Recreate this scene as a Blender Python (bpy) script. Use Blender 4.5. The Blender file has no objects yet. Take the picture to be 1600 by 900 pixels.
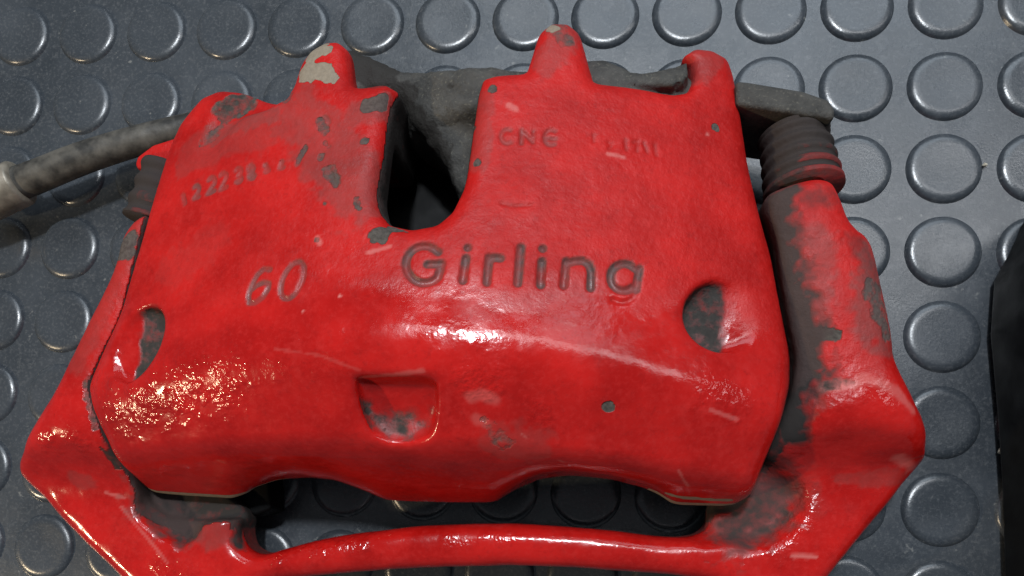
import bpy, math, numpy as np, random
from mathutils import Vector
from mathutils.bvhtree import BVHTree
random.seed(4); RNG = np.random.default_rng(7)
S = 0.001                                   # everything below is worked out in millimetres
PITCH = 28.0                                # spacing of the coin studs

# ------------------------------------------------------------------ camera
sc = bpy.context.scene
ANG = (0.0715, 0.126, 0.05); CAM = np.array([1.408, -3.022, 9.447]) * PITCH
FOC = 1221.3; CX = 745.74; CY = 738.72      # lens and optical centre (the photograph is a crop)
cd = bpy.data.cameras.new('camera'); cam = bpy.data.objects.new('camera', cd); sc.collection.objects.link(cam)
cam.location = Vector(CAM * S); cam.rotation_euler = ANG
cd.sensor_width = 36; cd.lens = FOC / 1600 * 36
cd.shift_x = (800 - CX) / 1600; cd.shift_y = (CY - 450) / 1600
cd.clip_start = 0.01; cd.clip_end = 50
sc.camera = cam

# ------------------------------------------------------------------ light
w = bpy.data.worlds.new('World'); sc.world = w; w.use_nodes = True
bg = w.node_tree.nodes['Background']; bg.inputs[0].default_value = (0.80, 0.90, 1.0, 1); bg.inputs[1].default_value = 0.14
def area(name, loc, target, size, power, col, sy=None):
    l = bpy.data.lights.new(name, 'AREA'); o = bpy.data.objects.new(name, l); sc.collection.objects.link(o)
    l.shape = 'RECTANGLE' if sy else 'DISK'; l.size = size
    if sy: l.size_y = sy
    l.energy = power; l.color = col; o.location = loc
    o.rotation_euler = (Vector(target) - Vector(loc)).to_track_quat('-Z', 'Y').to_euler()
    return o
area('ceiling_lamp', (0.02, 0.30, 1.08), (0, 0, 0), 0.09, 8.0, (0.88, 0.94, 1.0))
area('warm_lamp', (-0.80, -0.42, 0.52), (0, 0, 0), 0.04, 3.6, (1.0, 0.78, 0.50))
area('ceiling_panel', (0.62, 0.47, 1.22), (0.62, 0.47, 0), 1.7, 6.5, (0.95, 0.97, 1.0), 0.18).rotation_euler = (0, 0, 0)
area('window', (0.25, 1.15, 1.20), (0, 0, 0), 1.2, 7.0, (0.78, 0.89, 1.0), 0.6)
vs = sc.view_settings; vs.view_transform = 'Standard'; vs.look = 'None'; vs.exposure = 0; vs.gamma = 1; vs.use_curve_mapping = False

# ------------------------------------------------------------------ camera maths (pixels of the 1600x900 photograph)
def rotm(a):
    cx, sx = np.cos(a[0]), np.sin(a[0]); cy, sy = np.cos(a[1]), np.sin(a[1]); cz, sz = np.cos(a[2]), np.sin(a[2])
    X = np.array([[1,0,0],[0,cx,-sx],[0,sx,cx]]); Y = np.array([[cy,0,sy],[0,1,0],[-sy,0,cy]]); Z = np.array([[cz,-sz,0],[sz,cz,0],[0,0,1]])
    return Z @ Y @ X
RM = rotm(ANG)
def ray(px, py): return RM @ np.array([(px - CX) / FOC, -(py - CY) / FOC, -1.0])
def un(px, py, z):
    d = ray(px, py); t = (z - CAM[2]) / d[2]; return CAM + d * t
def uns(pts, z): return np.array([un(p[0], p[1], p[2] if len(p) > 2 else z)[:2] for p in pts])

# ------------------------------------------------------------------ signed-distance modelling
def chaikin(p, n=1, closed=True):
    p = np.asarray(p, float)
    for _ in range(n):
        q = np.roll(p, -1, 0) if closed else p[1:]; a = p if closed else p[:-1]
        r = np.empty((2 * len(a), p.shape[1])); r[0::2] = .75 * a + .25 * q; r[1::2] = .25 * a + .75 * q
        p = r if closed else np.vstack([p[:1], r, p[-1:]])
    return p
def dens(p):
    p = np.asarray(p, float); q = np.roll(p, -1, 0); r = np.empty((2 * len(p), p.shape[1])); r[0::2] = p; r[1::2] = (p + q) / 2; return r
def poly2d(P, X, Y):
    X, Y = np.broadcast_arrays(X, Y); d = np.full(X.shape, 1e9); ins = np.zeros(X.shape, bool)
    for a, b in zip(P, np.roll(P, -1, 0)):
        ex, ey = b - a; wx = X - a[0]; wy = Y - a[1]
        t = np.clip((wx * ex + wy * ey) / (ex * ex + ey * ey + 1e-12), 0, 1)
        d = np.minimum(d, (wx - ex * t) ** 2 + (wy - ey * t) ** 2)
        c = (a[1] > Y) != (b[1] > Y)
        ins ^= c & (X < ex * (Y - a[1]) / (ey if abs(ey) > 1e-9 else 1e-9) + a[0])
    d = np.sqrt(d); return np.where(ins, -d, d)
def smax(a, b, k):
    h = np.maximum(k - np.abs(a - b), 0) / k; return np.maximum(a, b) + h * h * k * .25
def smin(a, b, k): return -smax(-a, -b, k)
def grid(lo, hi, h):
    ax = [np.arange(lo[i], hi[i] + h, h, dtype=np.float32) for i in range(3)]
    return ax[0][:, None, None], ax[1][None, :, None], ax[2][None, None, :]
def nets(F, lo, h):
    s = F < 0; nx, ny, nz = F.shape
    cnt = np.zeros((nx-1, ny-1, nz-1), np.int8)
    offs = [(a, b, c) for a in (0, 1) for b in (0, 1) for c in (0, 1)]
    for a, b, c in offs: cnt += s[a:nx-1+a, b:ny-1+b, c:nz-1+c]
    I, J, K = np.nonzero((cnt > 0) & (cnt < 8))
    V = np.stack([F[I+a, J+b, K+c] for a, b, c in offs], 1).astype(np.float64)
    acc = np.zeros((len(I), 3)); n = np.zeros(len(I)); O = np.array(offs, float)
    for p in range(8):
        for q in range(p + 1, 8):
            if np.abs(O[p] - O[q]).sum() != 1: continue
            m = (V[:, p] < 0) != (V[:, q] < 0)
            t = V[m, p] / (V[m, p] - V[m, q]); acc[m] += O[p] + (O[q] - O[p]) * t[:, None]; n[m] += 1
    P = (np.stack([I, J, K], 1) + acc / n[:, None]) * h + np.array(lo)
    idx = np.full((nx-1, ny-1, nz-1), -1, np.int32); idx[I, J, K] = np.arange(len(I))
    Q = []
    for ax in range(3):
        sl0 = [slice(None)] * 3; sl1 = [slice(None)] * 3; sl0[ax] = slice(0, -1); sl1[ax] = slice(1, None)
        a = s[tuple(sl0)]; b = s[tuple(sl1)]; E = np.stack(np.nonzero(a != b), 1)
        u, v = (ax + 1) % 3, (ax + 2) % 3; sh = np.array(idx.shape)
        E = E[(E[:, u] > 0) & (E[:, v] > 0) & (E[:, u] < sh[u]) & (E[:, v] < sh[v])]
        def at(du, dv):
            e = E.copy(); e[:, u] += du; e[:, v] += dv; return idx[e[:, 0], e[:, 1], e[:, 2]]
        q = np.stack([at(-1, -1), at(0, -1), at(0, 0), at(-1, 0)], 1)
        inside = a[E[:, 0], E[:, 1], E[:, 2]]; q[~inside] = q[~inside][:, ::-1]; Q.append(q)
    return P, np.concatenate(Q)
def vnoise(P, scale, seed):
    r = np.random.default_rng(seed).random((32, 32, 32)).astype(np.float32); p = P / scale
    i = np.floor(p).astype(int); f = p - i; f = f * f * (3 - 2 * f); o = 0
    for a in (0, 1):
        for b in (0, 1):
            for c in (0, 1):
                wgt = (f[:, 0] if a else 1 - f[:, 0]) * (f[:, 1] if b else 1 - f[:, 1]) * (f[:, 2] if c else 1 - f[:, 2])
                o = o + wgt * r[(i[:, 0] + a) % 32, (i[:, 1] + b) % 32, (i[:, 2] + c) % 32]
    return o * 2 - 1
def vnormals(P, Q):
    n = np.cross(P[Q[:, 2]] - P[Q[:, 0]], P[Q[:, 3]] - P[Q[:, 1]]); N = np.zeros_like(P)
    for k in range(4):
        for c in range(3): N[:, c] += np.bincount(Q[:, k], n[:, c], len(P))
    return N / (np.linalg.norm(N, axis=1)[:, None] + 1e-9)
def roughen(P, Q, amps):
    N = vnormals(P, Q); d = sum(a * vnoise(P, s_, 11 + k) for k, (a, s_) in enumerate(amps)); return P + N * d[:, None]
def segdist(V, pts):
    d = np.full(len(V), 1e9); pts = np.asarray(pts, float)
    if len(pts) == 1: return np.linalg.norm(V - pts[0], axis=1)
    for a, b in zip(pts[:-1], pts[1:]):
        e = b - a; t = np.clip(((V - a) @ e) / (e @ e + 1e-9), 0, 1); d = np.minimum(d, np.linalg.norm(V - a - t[:, None] * e, axis=1))
    return d

# ------------------------------------------------------------------ object helpers
def link(name, me, mat=None, parent=None):
    o = bpy.data.objects.new(name, me); sc.collection.objects.link(o)
    if mat: me.materials.append(mat)
    if parent: o.parent = parent
    return o
def mesh(name, P, Q, smooth=True, attrs=None):
    me = bpy.data.meshes.new(name); P = np.asarray(P, np.float32) * S
    if isinstance(Q, np.ndarray):
        n, k = Q.shape; me.vertices.add(len(P)); me.vertices.foreach_set('co', P.ravel())
        me.loops.add(n * k); me.loops.foreach_set('vertex_index', Q.ravel().astype(np.int32))
        me.polygons.add(n); me.polygons.foreach_set('loop_start', np.arange(0, n * k, k, dtype=np.int32))
        me.update(calc_edges=True); me.validate()
    else:
        me.from_pydata(P.tolist(), [], Q); me.update()
    for nm, v in (attrs or {}).items():
        a = me.attributes.new(nm, 'FLOAT', 'POINT'); a.data.foreach_set('value', np.asarray(v, np.float32))
    me.polygons.foreach_set('use_smooth', [smooth] * len(me.polygons)); return me
def tube(pts, radii, n=28, cap=True):
    pts = np.asarray(pts, float); V = []; F = []; up = np.array([0, 0, 1.0])
    for i, p in enumerate(pts):
        t = pts[min(i + 1, len(pts) - 1)] - pts[max(i - 1, 0)]; t /= np.linalg.norm(t)
        a = np.cross(up, t); a /= np.linalg.norm(a); b = np.cross(t, a)
        for k in range(n):
            th = 2 * math.pi * k / n; V.append(p + radii[i] * (math.cos(th) * a + math.sin(th) * b))
    m = len(pts)
    for i in range(m - 1):
        for k in range(n): F.append((i*n+k, i*n+(k+1) % n, (i+1)*n+(k+1) % n, (i+1)*n+k))
    if cap: F.append(tuple(range(n))[::-1]); F.append(tuple(range((m-1)*n, m*n)))
    return np.array(V), F

# ------------------------------------------------------------------ materials
def newmat(name):
    m = bpy.data.materials.new(name); m.use_nodes = True; nt = m.node_tree; b = nt.nodes['Principled BSDF']; return m, nt, b
def nd(nt, t, **k):
    n = nt.nodes.new(t)
    for a, v in k.items():
        if a.startswith('i_'): n.inputs[a[2:].replace('_', ' ')].default_value = v
        else: setattr(n, a, v)
    return n
def noise(nt, scale, detail=3, rough=.55):
    tc = nt.nodes.get('tc') or nd(nt, 'ShaderNodeTexCoord', name='tc')
    n = nd(nt, 'ShaderNodeTexNoise', i_Scale=scale, i_Detail=detail, i_Roughness=rough)
    nt.links.new(tc.outputs['Object'], n.inputs['Vector']); return n.outputs['Fac']
def ramp(nt, fac, stops):
    r = nd(nt, 'ShaderNodeValToRGB'); e = r.color_ramp.elements
    while len(e) < len(stops): e.new(.5)
    for x, (p, c) in zip(e, stops):
        x.position = p; x.color = (c, c, c, 1) if isinstance(c, (int, float)) else (*c, 1)
    nt.links.new(fac, r.inputs['Fac']); return r.outputs['Color']
def math_(nt, op, a, b):
    n = nd(nt, 'ShaderNodeMath', operation=op)
    for i, v in enumerate((a, b)):
        if isinstance(v, (int, float)): n.inputs[i].default_value = v
        else: nt.links.new(v, n.inputs[i])
    return n.outputs[0]
def mixc(nt, f, a, b):
    n = nd(nt, 'ShaderNodeMix', data_type='RGBA')
    for s_, v in ((n.inputs['Factor'], f), (n.inputs['A'], a), (n.inputs['B'], b)):
        if isinstance(v, (int, float)): s_.default_value = v
        elif isinstance(v, tuple): s_.default_value = (*v, 1)
        else: nt.links.new(v, s_)
    return n.outputs['Result']
def bump(nt, b, layers):
    prev = None
    for h, st, dist in layers:
        n = nd(nt, 'ShaderNodeBump', i_Strength=st, i_Distance=dist); nt.links.new(h, n.inputs['Height'])
        if prev: nt.links.new(prev, n.inputs['Normal'])
        prev = n.outputs['Normal']
    nt.links.new(prev, b.inputs['Normal'])
def attr(nt, name): return nd(nt, 'ShaderNodeAttribute', attribute_name=name).outputs['Fac']

def painted():
    m, nt, b = newmat('brushed_red_paint_on_casting')
    big = noise(nt, 60, 4); fine = noise(nt, 900, 3); mid = noise(nt, 320, 4)
    red = mixc(nt, ramp(nt, big, [(.35, 0), (.65, 1)]), (0.36, 0.005, 0.004), (0.52, 0.011, 0.009))
    chalk = ramp(nt, math_(nt, 'MULTIPLY', noise(nt, 45, 4), mid), [(.30, 0), (.46, .32)])
    red = mixc(nt, chalk, red, (0.56, 0.032, 0.029))
    red = mixc(nt, ramp(nt, noise(nt, 700, 4, .7), [(.48, 0), (.78, .4)]), red, (0.56, 0.032, 0.029))
    red = mixc(nt, ramp(nt, noise(nt, 420, 5, .75), [(.30, .35), (.46, 0)]), red, (0.22, 0.006, 0.006))
    red = mixc(nt, attr(nt, 'scuff'), red, (0.60, 0.20, 0.18))
    bare = attr(nt, 'bare'); dirt_shade = attr(nt, 'dirt_shade')
    k = math_(nt, 'ADD', bare, math_(nt, 'MULTIPLY', math_(nt, 'SUBTRACT', mid, .5), .9))
    k = ramp(nt, math_(nt, 'MULTIPLY', k, math_(nt, 'GREATER_THAN', bare, .04)), [(.36, 0), (.64, 1)])
    grey = mixc(nt, ramp(nt, fine, [(.3, 0), (.7, 1)]), (0.048, 0.042, 0.037), (0.110, 0.097, 0.084))
    col = mixc(nt, k, red, grey)
    kd = ramp(nt, math_(nt, 'ADD', dirt_shade, math_(nt, 'MULTIPLY', math_(nt, 'SUBTRACT', mid, .5), .55)), [(.18, 0), (.88, 1)])
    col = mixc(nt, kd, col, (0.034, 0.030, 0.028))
    col = mixc(nt, math_(nt, 'MULTIPLY', attr(nt, 'grime'), ramp(nt, mid, [(.25, .65), (.6, 1)])), col, (0.110, 0.066, 0.060))
    tan = attr(nt, 'tan'); kt = ramp(nt, math_(nt, 'ADD', tan, math_(nt, 'MULTIPLY', math_(nt, 'SUBTRACT', mid, .5), .5)), [(.40, 0), (.55, 1)])
    col = mixc(nt, kt, col, mixc(nt, fine, (0.17, 0.14, 0.105), (0.33, 0.275, 0.21)))
    nt.links.new(col, b.inputs['Base Color'])
    anyk = math_(nt, 'MAXIMUM', math_(nt, 'MAXIMUM', k, kd), kt)
    pr = mixc(nt, attr(nt, 'gloss'), ramp(nt, noise(nt, 130, 4), [(.35, .40), (.65, .56)]), ramp(nt, noise(nt, 130, 4), [(.35, .10), (.65, .22)]))
    nt.links.new(mixc(nt, anyk, pr, (0.82, 0.82, 0.82)), b.inputs['Roughness'])
    nt.links.new(mixc(nt, anyk, ramp(nt, attr(nt, 'gloss'), [(0, .22), (1, .5)]), (.15, .15, .15)), b.inputs['Specular IOR Level'])
    pit = math_(nt, 'MULTIPLY', attr(nt, 'pit'), ramp(nt, noise(nt, 170, 3), [(.42, .12), (.58, 1)]))
    bump(nt, b, [(noise(nt, 150, 2), .07, .0008), (math_(nt, 'MULTIPLY', noise(nt, 560, 2, .5), pit), .5, .0012), (noise(nt, 620, 2), .07, .0003), (fine, .07, .0002), (math_(nt, 'MULTIPLY', noise(nt, 330, 5, .65), math_(nt, 'SUBTRACT', 1.15, attr(nt, 'gloss'))), .48, .0009), (math_(nt, 'SUBTRACT', 1.0, anyk), .8, .0004)])
    return m
def simple(name, c0, c1, scale, rough, bumps, metal=0., spec=.5):
    m, nt, b = newmat(name); nt.links.new(mixc(nt, ramp(nt, noise(nt, scale, 5), [(.35, 0), (.65, 1)]), c0, c1), b.inputs['Base Color'])
    nt.links.new(ramp(nt, noise(nt, scale * 1.7, 4), [(.3, rough[0]), (.7, rough[1])]), b.inputs['Roughness'])
    b.inputs['Metallic'].default_value = metal; b.inputs['Specular IOR Level'].default_value = spec
    if bumps: bump(nt, b, [(noise(nt, s_, 3), st, d) for s_, st, d in bumps])
    return m
PAINT = painted()
def cast_iron():
    m, nt, b = newmat('dusty_grey_cast_iron')
    c = mixc(nt, ramp(nt, noise(nt, 110, 6, .7), [(.35, 0), (.65, 1)]), (0.024, 0.023, 0.021), (0.066, 0.062, 0.055))
    c = mixc(nt, ramp(nt, noise(nt, 1100, 3), [(.58, 0), (.74, .5)]), c, (0.17, 0.155, 0.12))
    kd = ramp(nt, math_(nt, 'ADD', attr(nt, 'dirt_shade'), math_(nt, 'MULTIPLY', math_(nt, 'SUBTRACT', noise(nt, 320, 4), .5), .6)), [(.25, 0), (.7, 1)])
    c = mixc(nt, kd, c, (0.018, 0.015, 0.012)); nt.links.new(c, b.inputs['Base Color']); b.inputs['Roughness'].default_value = .8
    bump(nt, b, [(noise(nt, 300, 4), .6, .0008), (noise(nt, 1000, 3), .6, .0005)]); return m
CAST = cast_iron()
RUBBER = simple('black_rubber_bellows', (0.022, 0.022, 0.024), (0.05, 0.048, 0.047), 150, (.45, .7), [(700, .2, .0003)])
def rubber_mat():
    m, nt, b = newmat('dark_rubber_mat'); g = nd(nt, 'ShaderNodeNewGeometry', name='geo')
    def wn(scale, detail=4, rough=.6):
        n_ = nd(nt, 'ShaderNodeTexNoise', i_Scale=scale, i_Detail=detail, i_Roughness=rough); nt.links.new(g.outputs['Position'], n_.inputs['Vector']); return n_.outputs['Fac']
    c = mixc(nt, ramp(nt, wn(22, 6, .65), [(.35, 0), (.65, 1)]), (0.028, 0.034, 0.041), (0.052, 0.060, 0.070))
    c = mixc(nt, ramp(nt, wn(900, 4, .7), [(.50, 0), (.72, .55)]), c, (0.13, 0.135, 0.14))
    c = mixc(nt, ramp(nt, wn(330, 3, .5), [(.70, 0), (.76, .7)]), c, (0.20, 0.20, 0.19))
    nt.links.new(c, b.inputs['Base Color']); b.inputs['Specular IOR Level'].default_value = .75
    nt.links.new(ramp(nt, wn(60, 5, .7), [(.3, .19), (.7, .36)]), b.inputs['Roughness'])
    bump(nt, b, [(wn(1500, 3), .22, .0002), (wn(200, 3), .06, .0005)]); return m
MAT = rubber_mat()
HOSE = simple('dusty_rubber_hose', (0.018, 0.017, 0.015), (0.10, 0.092, 0.078), 170, (.5, .75), [(500, .25, .0004)])
STEEL = simple('tarnished_zinc_steel', (0.16, 0.14, 0.11), (0.33, 0.29, 0.23), 160, (.35, .55), [(500, .2, .0003)], metal=.25)
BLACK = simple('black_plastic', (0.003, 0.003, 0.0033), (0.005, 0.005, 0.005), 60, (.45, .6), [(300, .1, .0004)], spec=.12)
CRUMB = simple('pale_grit', (0.45, 0.40, 0.30), (0.6, 0.55, 0.45), 500, (.6, .9), None)

# ------------------------------------------------------------------ rubber mat with coin studs
ZB = -1.6
me = mesh('rubber_mat', [(-330, -300, ZB), (330, -300, ZB), (330, 300, ZB), (-330, 300, ZB), (-330, -300, ZB-4), (330, -300, ZB-4), (330, 300, ZB-4), (-330, 300, ZB-4)],
          [(0, 1, 2, 3), (7, 6, 5, 4), (0, 4, 5, 1), (1, 5, 6, 2), (2, 6, 7, 3), (3, 7, 4, 0)], smooth=False)
matobj = link('rubber_mat', me, MAT); matobj['kind'] = 'structure'
prof = [(0, -.16), (5, -.12), (8.2, -.01), (8.9, 0), (9.6, -.05), (10.2, -.20), (10.7, -.40), (11.1, -.64), (11.4, -.92), (11.62, -1.25), (11.9, -1.63)]
V = [(0, 0, prof[0][1])]; Fq = []; n = 56
for r, z in prof[1:]:
    for k in range(n): V.append((r * math.cos(2*math.pi*k/n), r * math.sin(2*math.pi*k/n), z))
for k in range(n): Fq.append((0, 1 + k, 1 + (k+1) % n))
for j in range(len(prof) - 2):
    for k in range(n): Fq.append((1+j*n+k, 1+(j+1)*n+k, 1+(j+1)*n+(k+1) % n, 1+j*n+(k+1) % n))
studme = mesh('coin_stud', V, Fq); studme.materials.append(MAT)
for c in range(-3, 15):
    for r in range(-2, 9):
        o = link('coin_stud', studme, None, matobj); o.location = Vector(((c - 5.5) * PITCH * S, -(r - 3.4) * PITCH * S, 0)); o.rotation_euler = (0, 0, random.random() * 6)

# ------------------------------------------------------------------ brake caliper: housing
root = bpy.data.objects.new('brake_caliper', None); sc.collection.objects.link(root)
root['label'] = 'red painted iron brake caliper with bracket lying on the studded rubber mat'; root['category'] = 'brake caliper'
XC = -8.0
def topz(X, Y):
    u = (X - XC) / 104.0
    t = 72 - 26 * u * u - 0.15 * (Y + 40)
    p1 = 72 - 15 * u * u - .52 * (-41 - Y)
    p2 = 58.5 - 2.2 * (-65.2 - Y) - 2 * u * u
    return smin(smin(t, p1, 4.6), p2, 6.0)
def hit(px, py):
    lo, hi = 5.0, 90.0
    for _ in range(40):
        m = (lo + hi) / 2; p = un(px, py, m)
        if m > topz(p[0], p[1]): hi = m
        else: lo = m
    return un(px, py, lo)
OUT = [(292,168),(312,145),(340,133),(375,137),(405,146),(442,150),(455,125),(464,95),(480,72),(505,57),(524,56),(538,68),(541,105),(546,126),(562,129),(598,123),(620,136),
       (606,160),(596,230),(584,296),(590,325),(605,345),(640,353),(680,346),(705,325),(724,285),(735,210),(745,140),(752,115),(775,108),(822,106),(832,75),(842,42),(860,27),(888,27),(906,42),
       (918,90),(928,121),(990,128),(1050,140),(1076,136),(1086,116),(1082,92),(1070,78),(1088,66),(1115,69),(1140,83),(1150,110),(1160,170),(1172,250),(1188,320),(1208,390),(1222,470),
       (1240,555),(1238,600),(1224,655),(1200,715),(1176,772),(1150,786),(1060,784),(1036,764),(1010,752),(960,737),(885,730),(835,738),(798,758),(768,782),(700,784),(602,782),(565,764),(510,744),(450,737),(405,741),(378,757),(376,780),(408,800),
       (330,803),(285,798),(240,778),(200,742),(162,692),(138,640),(131,600),(150,555),(180,490),(205,405),(232,310),(258,225),(275,190)]
OUTW = chaikin(dens(np.array([hit(*p)[:2] for p in OUT])), 2)
lo, hi, h = (-124, -96, 16), (108, 68, 76), 0.55
X, Y, Z = grid(lo, hi, h)
X2, Y2 = X[:, :, 0], Y[:, :, 0]
d2 = (poly2d(OUTW, X2, Y2) - .5).astype(np.float32); T2 = topz(X2, Y2).astype(np.float32)
D = smax(d2[:, :, None], (Z - T2[:, :, None]) * .85, np.float32(6.0))
D = smax(D, 23.0 - Z, np.float32(3.0))
# hollow behind the fingers and under the bridge, where disc and pads run
ARCH = (72 - 26 * ((X2 - XC) / 104) ** 2 - 21)[:, :, None]
cav = smax(smax(np.maximum(-60 - Y, Y - 22), np.abs(X - XC) - 84, 6.), Z - ARCH, 5.)
D = smax(D, -cav, np.float32(2.5))
def carve(Dg, c, half, f, k=2.0):
    """subtract f(x,y,z) inside the box c +- half"""
    sl = []
    for i, A in enumerate((X, Y, Z)):
        a = A.ravel(); i0, i1 = np.searchsorted(a, c[i] - half[i]), np.searchsorted(a, c[i] + half[i]); sl.append(slice(max(i0, 0), i1))
    x = X[sl[0]]; y = Y[:, sl[1]]; z = Z[:, :, sl[2]]
    Dg[tuple(sl)] = smax(Dg[tuple(sl)], -f(x, y, z), k)
def vcyl(px, py, r, deep, ry, rot, k):
    p = hit(px, py); zf = p[2] - deep; c_, s_ = math.cos(rot), math.sin(rot); m_ = min(r, ry)
    def f(x, y, z):
        a = (x - p[0]) * c_ - (y - p[1]) * s_; b = (x - p[0]) * s_ + (y - p[1]) * c_
        return smax(np.sqrt((a / r) ** 2 + (b / ry) ** 2 + 0 * z) * m_ - m_, zf - z, k)
    carve(D, p, (max(r, ry) + 8, max(r, ry) + 8, 40), f, 2.0)
    return p, lambda P_: np.sqrt((((P_[:, 0] - p[0]) * c_ - (P_[:, 1] - p[1]) * s_) / r) ** 2 + (((P_[:, 0] - p[0]) * s_ + (P_[:, 1] - p[1]) * c_) / ry) ** 2)
dimR, eR = vcyl(1130, 494, 10.8, 3.4, 9.8, -.35, 3.5)
dimL, eL = vcyl(214, 537, 8.2, 4.6, 11.6, .5, 2.5)
# pocket in the nose, bored straight back
pc = hit(620, 632)
pt, pb = hit(620, 588), hit(622, 694)
ym, yh = (pt[1] + pb[1]) / 2, (pt[1] - pb[1]) / 2
def pocket(x, y, z):
    fl = smax(pb[2] - 1.6 + 0 * y, pt[2] - 5.5 + (y - pt[1]) * .74, 2.0)
    dx = smax(np.abs(x - pc[0] + .10 * (y - pc[1])) - 11.2 - .12 * (y - ym), np.maximum(smax(ym - yh - y, np.abs(x - pc[0]) - 12, 13.), y - ym - yh), 5.0)
    return smax(dx + 0 * z, (fl - z) * .8, 3.0)
carve(D, pc, (22, 22, 22), pocket, 2.2)
# scoops in the rear edge
def ell(px, py, z, rx, ry, rz, k=2.5):
    p = un(px, py, z); carve(D, p, (rx + 6, ry + 6, rz + 6), lambda x, y, zz: (np.sqrt(((x - p[0]) / rx) ** 2 + ((y - p[1]) / ry) ** 2 + ((zz - p[2]) / rz) ** 2) - 1) * min(rx, ry, rz), k)
sv = [hit(322, 222) + np.array([0, 0, 4.5]), hit(345, 185) + np.array([0, 0, 2.6]), hit(372, 160) + np.array([0, 0, 1.0]), hit(410, 146) + np.array([0, 0, .5])]
def valley(x, y, z):
    B = np.broadcast_arrays(x, y, z); return (segdist(np.stack([b.ravel() for b in B], 1), sv) - 4.8).reshape(B[0].shape).astype(np.float32)
carve(D, sv[1], (22, 22, 16), valley, 3.0)
# cast and stamped marks
def arc(cx, cy, rx, ry, a0, a1, n=12, tilt=0):
    out = []
    for i in range(n + 1):
        a = math.radians(a0 + (a1 - a0) * i / n); x = rx * math.cos(a); y = -ry * math.sin(a); t = math.radians(tilt)
        out.append((cx + x * math.cos(t) - y * math.sin(t), cy + x * math.sin(t) + y * math.cos(t)))
    return out
LET = [  # 'Girling'
    arc(663, 413, 29, 29, 42, 318, 16) + [(688, 420)], [(668, 413), (691, 412)],
    [(731, 387)], [(728, 403), (723, 438)],
    [(764, 402), (761, 441)], [(764, 408), (770, 402), (782, 403)],
    [(814, 386), (809, 442)],
    [(848, 388)], [(847, 408), (845, 445)],
    [(885, 408), (881, 446)], [(885, 412), (897, 408), (910, 407), (920, 413), (924, 424), (923, 450)],
    arc(975, 433, 21, 21, 40, 310, 14), [(999, 420), (994, 452)]]
SIX = [[(422, 421), (412, 420), (402, 429), (393, 446), (388, 462), (389, 473), (398, 473), (410, 464), (418, 452), (420, 443), (412, 441), (400, 446), (393, 452)],
       arc(457, 438, 15, 31, 0, 360, 24, 24)]
CNG = [arc(793, 213, 10, 11, 60, 300, 8), [(815, 224), (815, 204)], [(815, 204), (833, 222)], [(833, 222), (834, 206)], arc(861, 215, 10, 12, 55, 300, 8), [(868, 217), (858, 216)]]
NUM = [[(928, 211), (929, 221)], [(950, 222), (958, 226), (952, 232)], [(978, 218), (979, 234)], [(990, 222), (998, 220), (996, 236)], [(1006, 222), (1012, 238)], [(1024, 226), (1026, 242)],
       [(783, 317), (800, 321), (830, 320)], [(764, 315)]]
DIG = [[(286, 305), (289, 318)], arc(307, 296, 4, 6, 150, -60, 6) + [(303, 310), (310, 308)], arc(331, 283, 5, 6, 160, -50, 6) + [(324, 303), (335, 298)], arc(349, 276, 5, 6, 160, -50, 6) + [(344, 296), (354, 292)],
       arc(373, 268, 4, 5, 160, -90, 6) + arc(372, 280, 5, 5, 80, -120, 6), arc(392, 263, 4, 5, 0, 360, 8), arc(393, 275, 4, 4, 0, 360, 8), [(414, 258), (419, 266), (415, 268)], [(440, 252), (437, 262), (442, 261)],
       [(500, 186), (508, 182), (514, 190), (506, 200), (498, 200)], [(508, 222), (514, 228)], [(478, 230), (470, 244), (464, 256)], [(513, 262), (518, 275), (524, 290)]]
def groove(strokes, r, depth):
    pts = [[hit(*q) + np.array([0, 0, r - depth]) for q in s_] for s_ in strokes]
    for s_ in pts:
        A = np.array(s_); c = (A.min(0) + A.max(0)) / 2; half = (A.max(0) - A.min(0)) / 2 + r + 2.5
        def f(x, y, z, A=A):
            B = np.broadcast_arrays(x, y, z); V_ = np.stack([b.ravel() for b in B], 1); return (segdist(V_, A) - r).reshape(B[0].shape).astype(np.float32)
        carve(D, c, half, f, 0.3)
    return pts
gl = groove(LET, 1.08, 1.0); g6 = groove(SIX, .65, .6); gc = groove(CNG, .6, .5); gn = groove(NUM, .6, .45); gg = groove([[(994, 452), (991, 464), (982, 471), (970, 472), (958, 468)]], .8, .6); gd = groove(DIG, .65, .55)
P, Q = nets(D, lo, h)
P = roughen(P, Q, [(.16, 12.0), (.04, 2.6), (.02, 1.2)])
bv = BVHTree.FromPolygons(P.tolist(), Q.tolist())
def cast(px, py, tree=None):
    d = ray(px, py); d /= np.linalg.norm(d); r = (tree or bv).ray_cast(Vector(CAM), Vector(d)); return np.array(r[0]) if r[0] is not None else hit(px, py)
def wear(P, N, spots, tree, soft=.35):
    v = np.zeros(len(P)); nz = vnoise(P, 3.0, 5) * .35 + vnoise(P, 1.2, 6) * .25
    for pts, r, k in spots:
        A = np.array([cast(a, b, tree) for a, b in pts]); m = np.all((P > A.min(0) - 2.6 * r) & (P < A.max(0) + 2.6 * r), axis=1)
        v[m] = np.maximum(v[m], k * np.clip((r * (1 + nz[m]) - segdist(P[m], A)) / (soft * r) + .5, 0, 1))
    return v
N = vnormals(P, Q)
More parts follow.
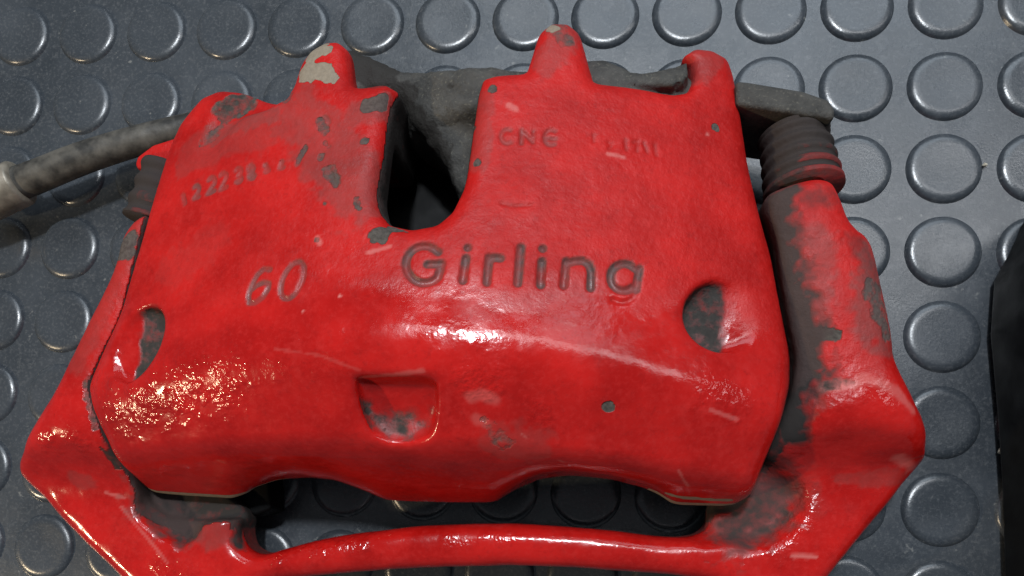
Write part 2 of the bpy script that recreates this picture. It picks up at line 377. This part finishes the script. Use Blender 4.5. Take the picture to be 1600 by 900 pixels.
bare = wear(P, N, [
    ([(578,165),(592,160)], 2.6, 1), ([(588,368),(598,362)], 2.4, 1), ([(610,357),(645,358)], 1.3, 1), ([(598,375)], 1.6, 1),
    ([(768,140)], 1.6, .9), ([(745,255)], 1.2, .8), ([(742,200)], .9, .8), ([(1118,199)], 1.1, 1), ([(950,634)], 1.7, .8),
    ([(352,175),(384,160)], 4.2, .6), ([(318,222)], 1.6, .5), ([(345,200),(330,215)], 1.6, .5),
    ([(500,190),(508,205)], 1.5, .55), ([(510,225)], 1.3, .55), ([(515,268),(524,285)], 2.2, .6), ([(478,232),(466,252)], 1.1, .6), ([(570,220)], 1.2, .7), ([(500,245)], 1.6, .55),
    ([(557,310),(560,325)], 1.1, .6), ([(508,318)], 1.0, .6), ([(866,40),(880,60)], 3.2, .5), ([(445,148)], 2.5, .5),
    ([(772,675),(790,690)], 3.0, .45), ([(758,655)], 1.5, .5), ([(495,375)], .9, .6)], bv)
grime = wear(P, N, [([(470,180),(560,300)], 9, .4), ([(300,240),(420,200)], 7, .25), ([(780,690),(830,700)], 6, .25), ([(330,380),(270,420)], 6, .12), ([(760,150),(745,260)], 3, .3), ([(470,120),(450,180)], 4, .15), ([(880,50),(860,90)], 5, .35), ([(600,170),(560,180)], 4, .4), ([(340,210),(420,180)], 4, .5), ([(1110,90),(1090,110)], 5, .35)], bv)
for g, r, kk in ((gl, 1.15, 1.0), (g6, .7, .8), (gc, .6, .7), (gd, .75, .75), (gn, .5, .25), (gg, .6, .22)):
    for s_ in g: grime = np.maximum(grime, np.clip((r + .25 - segdist(P, np.array(s_) - [0, 0, .25])) / .5 + .2, 0, 1) * kk * np.clip(.85 + .5 * vnoise(P, 4, 21), 0, 1))
# spot faces and pocket the brush did not reach, slot walls, the underside
def near(px, py, r): return np.clip((r - np.linalg.norm(P - cast(px, py), axis=1)) / 1.5 + .5, 0, 1)
tz = topz(P[:, 0], P[:, 1]); below = tz - P[:, 2]
pn = vnoise(P, 3, 9); soft = lambda v: np.clip(v / 2.5 + .5, 0, 1)
soil = np.where((eR(P) < 1.12) & (P[:, 2] > 38), soft(below - 1.2) * soft(dimR[0] + 1.0 + 1.5 * pn - P[:, 0]), 0)
soil = np.maximum(soil, np.where((eL(P) < 1.15) & (P[:, 2] > 33), soft(below - .9) * soft(P[:, 0] - dimL[0] + 2.2 + 1.2 * pn), 0))
pk = (np.abs(P[:, 0] - pc[0]) < 11.5) & (np.abs(P[:, 1] - pc[1]) < 12) & (np.abs(P[:, 2] - pc[2]) < 12) & (below > 1.6)
soil = np.maximum(soil, np.where(pk, np.maximum(soft(pb[2] - .5 + .9 * pn - P[:, 2]), soft(pc[0] - 8.0 + pn - P[:, 0]) * soft(pt[1] - 5 - P[:, 1])), 0))
slot = un(660, 230, 70); dirt_shade = .66 * soil; bare = np.maximum(bare, .6 * soil)
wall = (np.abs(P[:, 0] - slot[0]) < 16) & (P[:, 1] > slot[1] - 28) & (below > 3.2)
dirt_shade = np.maximum(dirt_shade, np.where(wall, .95, 0)); dirt_shade = np.maximum(dirt_shade, np.where((below > 9) & (N[:, 2] < .35) & (P[:, 1] > -55), .8, 0)); dirt_shade = np.maximum(dirt_shade, np.where(N[:, 2] < -.3, 1, 0))
dirt_shade = np.maximum(dirt_shade, wear(P, N, [([(352,178),(372,160),(400,149)], 3.2, .5), ([(590,135)], 2.0, .5)], bv))
tan = wear(P, N, [([(488,85),(500,78)], 3.2, 1), ([(480,110),(508,112)], 3.2, 1), ([(515,120)], 2.4, .9), ([(1045,772),(1140,782)], 1.2, .9), ([(860,38)], 2.5, .6)], bv)
low = (P[:, 1] < -60) & (P[:, 2] < np.where(P[:, 0] > 60, 31.5, 26.5)) & ((P[:, 0] < -52) | (P[:, 0] > 60)); tan = np.maximum(tan, np.where(low, .9, 0))
pit = .05 + wear(P, N, [([(160,625),(215,610),(290,585),(345,570)], 9, .9), ([(165,645),(240,640),(340,620)], 6, .9), ([(730,590),(760,600)], 4.5, .9), ([(1105,610),(1150,625)], 5, .6), ([(840,640),(850,650)], 3, .6), ([(400,575),(520,550)], 6, .35), ([(690,530),(750,535)], 5, .15)], bv, .9)
scuff = wear(P, N, [([(815,678),(880,722)], .35, .3), ([(430,545),(500,555),(560,578)], .4, .14), ([(1060,735),(1075,760)], .4, .3), ([(1110,640),(1150,655)], .5, .3), ([(565,590),(660,580)], .7, .3), ([(575,395),(610,385)], .6, .5), ([(745,655),(758,660)], 1.6, .22), ([(735,622),(752,618),(772,624)], 1.5, .25),
    ([(531,463)], .45, 1), ([(474,487)], .3, 1), ([(500,380),(495,372)], .7, .5), ([(795,165),(805,170)], .8, .5), ([(1105,210)], .6, .6), ([(950,240),(975,246)], .5, .5)], bv, .8)
housing = link('housing', mesh('housing', P, Q, attrs={'bare': bare, 'dirt_shade': dirt_shade, 'tan': tan, 'grime': grime, 'pit': pit, 'scuff': scuff, 'gloss': np.clip((-20 - P[:, 1] + 6 * vnoise(P, 9, 31)) / 10, 0, 1)}), PAINT, root)
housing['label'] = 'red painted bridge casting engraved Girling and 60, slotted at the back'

# ------------------------------------------------------------------ rear (piston side) casting, unpainted
RZ = 50.0
RP = chaikin(uns([(500,62),(545,62),(600,90),(660,108),(700,119),(752,132),(830,110),(915,72),(960,82),(1000,101),(1040,90),(1080,68),(1120,95),(1130,190),(1100,240),(900,300),(790,340),(735,330),(722,322),(706,290),(690,246),(668,228),(630,150),(560,150),(480,190),(430,170),(455,140),(490,100)], RZ), 2)
lo, hi, h = (-70, -10, 8), (84, 62, 62), .9
X, Y, Z = grid(lo, hi, h); X2, Y2 = X[:, :, 0], Y[:, :, 0]
dr = poly2d(RP, X2, Y2)[:, :, None]; zt = (RZ - 3 * ((X2 + 8) / 80) ** 2 - .22 * np.maximum(12 - Y2, 0) * 1.4)[:, :, None]
zt = np.where(poly2d(OUTW, X2, Y2)[:, :, None] < 1.5, np.minimum(zt, topz(X2, Y2)[:, :, None] - 4), zt)
D = smax(dr + .10 * (RZ - Z), Z - zt, 6.0); D = smax(D, 10 - Z, 2.)
bp = un(760, 100, 24)      # piston barrel, pointing back
cyl = smax(np.sqrt((X - 5) ** 2 + (Z - 34) ** 2 + 0 * Y) - 22, np.maximum(Y - 44, 30 - Y), 4.)
D = smin(D, cyl, 5.)
P2, Q2 = nets(D, lo, h); P2 = roughen(P2, Q2, [(.6, 7.0), (.3, 2.5), (.2, 1.3)])
bv2 = BVHTree.FromPolygons(P2.tolist(), Q2.tolist()); N2 = vnormals(P2, Q2)
d2_ = wear(P2, N2, [([(560,85),(590,110)], 6.5, 1), ([(630,150),(690,240)], 4, .9), ([(735,320)], 4, .8), ([(705,135)], 1, .8)], bv2)
link('piston_housing', mesh('piston_housing', P2, Q2, attrs={'dirt_shade': d2_}), CAST, root)['label'] = 'unpainted dusty grey piston housing behind the bridge'

# ------------------------------------------------------------------ bracket
def pts3(L, z): return uns(L, z)
ARMZ, LOWZ = 44.0, 27.0
armR = chaikin(uns([(1195,300),(1225,285),(1300,268),(1322,300),(1336,345),(1368,360),(1384,400),(1396,470),(1408,520),(1408,560),(1432,610,41),(1447,655,37),(1447,692,34),(1440,722,31),(1240,730),(1100,700),(1100,560),(1150,430)], ARMZ), 2)
armL = chaikin(uns([(240,318),(200,335),(178,372),(172,410),(142,470),(98,560),(64,635,41),(36,692,37),(26,722,33),(38,746,30),(160,752),(330,760),(330,560),(300,430)], ARMZ), 2)
low_outer = [(28,716,32),(40,752),(92,815),(180,905),(240,965),(330,962),(395,912),(480,901),(620,889),(770,884),(920,889),(1060,900),(1150,915),(1225,960),(1270,950),(1306,892),(1372,815),(1432,738),(1447,690,32),(1300,660),(1180,690),(1128,745),(1116,800),(1108,832),(1060,842),(960,829),(860,820),(770,817),(660,820),(560,832),(470,848),(425,862),(398,868),(374,856),(366,830),(372,800),(345,775),(280,740),(150,690)]
lowP = chaikin(uns(low_outer, LOWZ), 2)
lo, hi, h = (-142, -128, 6), (142, 24, 56), .75
X, Y, Z = grid(lo, hi, h); X2, Y2 = X[:, :, 0], Y[:, :, 0]
def roundtop(axis_pts, zc, half, drop):
    A = np.array(axis_pts); V_ = np.stack([X2.repeat(1).ravel() if X2.shape == (X.shape[0], Y.shape[1]) else np.broadcast_to(X2, (X.shape[0], Y.shape[1])).ravel(), np.broadcast_to(Y2, (X.shape[0], Y.shape[1])).ravel()], 1)
    d = segdist(V_, A).reshape(X.shape[0], Y.shape[1]); return zc - drop * (d / half) ** 2
RT = roundtop(uns([(1262,290),(1320,480),(1355,660)], ARMZ), ARMZ + 2, 22, 9)
LT = roundtop(uns([(218,330),(150,520),(95,700)], ARMZ), ARMZ, 20, 6)
dR = poly2d(armR, X2, Y2); dL = poly2d(armL, X2, Y2); dl = poly2d(lowP, X2, Y2)
yR = un(1350, 672, ARMZ)[1]; yL = un(100, 690, ARMZ)[1]
aR = smax(dR[:, :, None], Z - RT[:, :, None], 7.); aL = smax(dL[:, :, None], Z - LT[:, :, None], 6.)
# outer shoulders end in a face that slopes down on to the lower plate
def endface(p_top, z_top, p_bot, z_bot):
    yt, yb = un(*p_top, z_top)[1], un(*p_bot, z_bot)[1]; l = math.hypot(yb - yt, z_bot - z_top)
    return ((z_bot - z_top) * (Y - yt) - (yb - yt) * (Z - z_top)) / l
aR = smax(aR, endface((1350, 672), 43, (1350, 742), 28), 4.5); aL = smax(aL, endface((110, 690), 42, (110, 752), 28), 4.)
barmid = (np.abs(X2 - 14) < 70)
lz = LOWZ + 1.0 - .05 * np.maximum(-Y2 - 88, 0)
lp = smax(dl[:, :, None], Z - lz[:, :, None], 6.5)
D = smin(smin(aR, aL, 5.), lp, 8.)
D = smax(D, 9 - Z, 3.)
dh = poly2d(OUTW, X2, Y2)[:, :, None]
D = smax(D, -smax(dh - 1.8, 19 - Z, 2.), 2.0)
# pad abutments: recesses at the inner corners
def box(px, py, z, hx, hy, hz, k=3.):
    p = un(px, py, z); return smax(smax(np.abs(X - p[0]) - hx, np.abs(Y - p[1]) - hy, k), np.abs(Z - p[2]) - hz, k)
rL = poly2d(chaikin(uns([(205,795),(236,772),(300,750),(400,750),(380,800),(318,812),(306,840),(276,858)], LOWZ), 1), X2, Y2)[:, :, None]
rR = poly2d(chaikin(uns([(1060,790),(1090,700),(1190,720),(1236,748),(1262,768),(1248,806),(1222,838),(1185,856),(1140,848),(1090,845)], LOWZ), 1), X2, Y2)[:, :, None]
D = smax(D, -smax(rL, 21.5 - Z, 7.), 3.0); D = smax(D, -smax(rR, 22.0 - Z, 7.), 4.0)
P3, Q3 = nets(D, lo, h); P3 = roughen(P3, Q3, [(.22, 10.0), (.05, 2.6), (.03, 1.2)])
bv3 = BVHTree.FromPolygons(P3.tolist(), Q3.tolist()); N3 = vnormals(P3, Q3)
bare3 = wear(P3, N3, [([(1345,335),(1375,420)], 4, .6), ([(1365,450),(1385,520)], 3.2, .6), ([(1275,522),(1305,525)], 1.8, .7), ([(1285,605),(1330,598)], 1.8, .5),
    ([(200,375),(195,390)], 3.5, .8), ([(140,600),(150,660)], 2.5, .5), ([(270,815),(310,830)], 3.5, .7), ([(1180,815),(1215,800)], 5.0, .4), ([(1405,555)], 1.8, .8)], bv3)
grime3 = wear(P3, N3, [([(1200,330),(1240,560)], 9, .35), ([(1330,330),(1380,500)], 9, .5), ([(1150,830),(1230,770)], 10, .2), ([(1160,740),(1200,760)], 8, .3), ([(230,790),(330,830)], 7, .4), ([(215,330),(120,560)], 5, .25), ([(160,640),(210,730)], 5, .5), ([(1270,380),(1270,480)], 6, .4), ([(1200,745),(1400,745)], 3, .3), ([(120,750),(260,752)], 3, .3)], bv3)
dirt_shade3 = np.where(N3[:, 2] < -.2, 1., 0.); hd = poly2d(OUTW, P3[:, 0], P3[:, 1]); dirt_shade3 = np.maximum(dirt_shade3, np.where((hd < 5.5) & (N3[:, 2] < .75), .85, 0)); dirt_shade3 = np.maximum(dirt_shade3, np.where(hd < 2.5, .9, 0))  # shade painted in with the dirt: undersides and the gap beside the housing
dirt_shade3 = np.maximum(dirt_shade3, np.where((P3[:, 2] < 20) & (np.abs(N3[:, 2]) < .4) & (np.abs(P3[:, 0] - 10) < 80) , .7, 0))
dirt_shade3 = np.maximum(dirt_shade3, wear(P3, N3, [([(1205,320),(1220,420),(1240,520),(1248,600)], 7.5, 1.0), ([(1240,630),(1232,675)], 5.5, 1.0), ([(1225,310),(1275,305),(1330,350)], 4.5, .55), ([(1340,380),(1370,440)], 4, .5), ([(1205,775),(1150,830)], 9, .8), ([(250,790),(300,830)], 7, .85), ([(1215,720),(1180,760)], 5.5, .6), ([(180,700),(215,730)], 3.5, .6), ([(250,745),(320,790)], 3.5, .45), ([(378,810),(372,850)], 2.5, .9)], bv3, 1.1))
pit3 = .07 + wear(P3, N3, [([(440,868),(500,852),(560,842)], 4, .9), ([(1262,770),(1245,815),(1215,855)], 4, .9), ([(700,845),(790,845)], 3, .5), ([(70,690),(130,685)], 4, .6), ([(1270,625),(1390,620)], 4, .35), ([(250,885),(290,890)], 4, .6)], bv3, .9)
scuff3 = wear(P3, N3, [([(1285,605),(1340,600)], 1.4, .6), ([(1345,590),(1400,610),(1425,640)], 1.2, .35), ([(1405,715),(1425,730)], 1.8, .35), ([(1240,868),(1275,870)], .6, .6), ([(190,792),(262,880)], .5, .35), ([(165,770),(195,778)], .5, .4)], bv3, .8)
br = link('bracket', mesh('bracket', P3, Q3, attrs={'bare': bare3, 'dirt_shade': np.clip(dirt_shade3, 0, 1), 'tan': np.zeros(len(P3)), 'grime': grime3, 'pit': pit3, 'scuff': scuff3, 'gloss': np.clip((-36 - P3[:, 1] + 8 * vnoise(P3, 9, 31)) / 14, 0, 1)}), PAINT, root)
br['label'] = 'red painted carrier bracket with rounded bar along the front'

# ------------------------------------------------------------------ pins, boots and lugs
def boot(p0, p1, rs, d0, d1):
    p0, p1 = np.array(p0), np.array(p1); t = np.linspace(0, 1, len(rs)); V, F = tube([p0 + (p1 - p0) * a for a in t], rs, 48)
    tt = np.repeat(t, 48); out = (V - (p0 + (p1 - p0) * tt[:, None])); crest = np.repeat(np.gradient(np.gradient(np.array(rs))), 48)
    d = d0 + (d1 - d0) * np.clip((tt - .35) / .5, 0, 1) + np.where(crest > 0.01, .3, 0) + .25 * (out[:, 0] < -3); z = np.zeros(len(V))
    return link('pin_boot', mesh('pin_boot', V, F, attrs={'dirt_shade': d, 'bare': z, 'tan': z, 'grime': z + .1, 'pit': z, 'scuff': z, 'gloss': z + .3}), PAINT, root)
def bellows(r0, r1, n, amp):
    m = n * 12; return [r0 + (r1 - r0) * i / m + amp * math.sin(2 * math.pi * n * i / m) - amp for i in range(m + 1)]
A0, A1 = un(1238, 204, 31), un(1256, 300, 34)
boot(A0, A1, [8.0] * 4 + [9.6, 10.0, 10.2] + bellows(9.9, 11.2, 4, .5) + [11.2] * 5, 1.1, .6)
B0, B1 = un(266, 262, 33), un(240, 350, 33)
boot(B0, B1, bellows(8.6, 9.6, 3, .45) + [9.6] * 3, 1.0, .8)
def prism(name, poly, z0, z1, mat, parent, bev=1.5, seg=3):
    n = len(poly); V = [(x, y, z0) for x, y in poly] + [(x, y, z1) for x, y in poly]
    F = [tuple(range(n))[::-1], tuple(range(n, 2*n))] + [(i, (i+1) % n, n+(i+1) % n, n+i) for i in range(n)]
    a = sum(poly[i][0] * poly[(i+1) % n][1] - poly[(i+1) % n][0] * poly[i][1] for i in range(n))
    if a < 0: F = [f[::-1] for f in F]
    o = link(name, mesh(name, V, F), mat, parent); m = o.modifiers.new('bevel', 'BEVEL'); m.width = bev * S; m.segments = seg; m.limit_method = 'ANGLE'
    return o
prism('pin_lug', uns([(1150,125),(1170,127),(1255,141),(1296,155),(1306,172),(1304,186),(1180,168),(1150,163)], 42), 12, 42, CAST, root, 1.2)
prism('slot_dark_block', [(-70, -8), (52, -8), (52, 42), (-70, 42)], 1.0, 20, BLACK, root, 1.5)  # filler block added under the slot to keep the opening dark
prism('notch_shade_block', [tuple(p) for p in uns([(330,742),(420,740),(424,796),(400,806),(340,800)], 14)],   .6, 14, BLACK, root, 1.2)  # black block added to stand in for the shade at the notch end
prism('pin_lug', uns([(210,256),(214,244),(238,226),(300,206),(330,230),(300,248),(240,262),(214,264)], 38), 20, 38, PAINT, root, 1.5)

# ------------------------------------------------------------------ brake hose
hose = bpy.data.objects.new('brake_hose', None); sc.collection.objects.link(hose)
hose['label'] = 'dusty black brake hose with a tan metal end sleeve, left of the caliper'; hose['category'] = 'hose'
hp = [un(20, 290, 15), un(60, 275, 16), un(120, 250, 16), un(180, 230, 15), un(240, 213, 14), un(300, 198, 12), un(360, 185, 10)]
hp = chaikin(np.array(hp), 2, False); V, F = tube(hp, [5.9 - 1.5 * i / (len(hp) - 1) for i in range(len(hp))], 32)
link('rubber_hose', mesh('rubber_hose', V, F), HOSE, hose)
e0, e1 = un(34, 284, 15.2), un(-60, 330, 14)
V, F = tube([e0, e0 + (e1-e0)*.02, e0 + (e1-e0)*.05, e0+(e1-e0)*.6, e1], [6.6, 7.6, 8.0, 8.0, 7.0], 32)
link('end_sleeve', mesh('end_sleeve', V, F), STEEL, hose)

# ------------------------------------------------------------------ black box at the right edge, grit
bb = prism('black_box', [tuple(p) for p in chaikin(uns([(1537,462),(1560,720),(1566,930),(1566,1100),(1800,1100),(1800,300),(1600,330),(1582,380)], 0), 1)], 0.1, 48, BLACK, None, 2.5)
bb['label'] = 'black box standing on the mat at the right edge of the picture'; bb['category'] = 'box'
for px, py, r, lab in ((1563, 705, 1.3, 'larger yellowish grain of grit beside the black box at right'), (1538, 259, .8, 'tiny pale grain of grit beside a coin stud at upper right')):
    u_ = RNG.normal(size=(14, 3)); u_ /= np.linalg.norm(u_, axis=1)[:, None]
    import bmesh
    bm = bmesh.new()
    for v in u_ * r * (0.8 + .3 * RNG.random((14, 1))): bm.verts.new(Vector(v * S))
    bmesh.ops.convex_hull(bm, input=bm.verts); me = bpy.data.meshes.new('grit'); bm.to_mesh(me); bm.free()
    o = link('grit', me, CRUMB); p = un(px, py, 0 if r > 1 else -1.2); o.location = Vector((p[0] * S, p[1] * S, (p[2] + r * .7) * S)); o['label'] = lab; o['category'] = 'grit'; o['group'] = 'grains of grit on the mat'
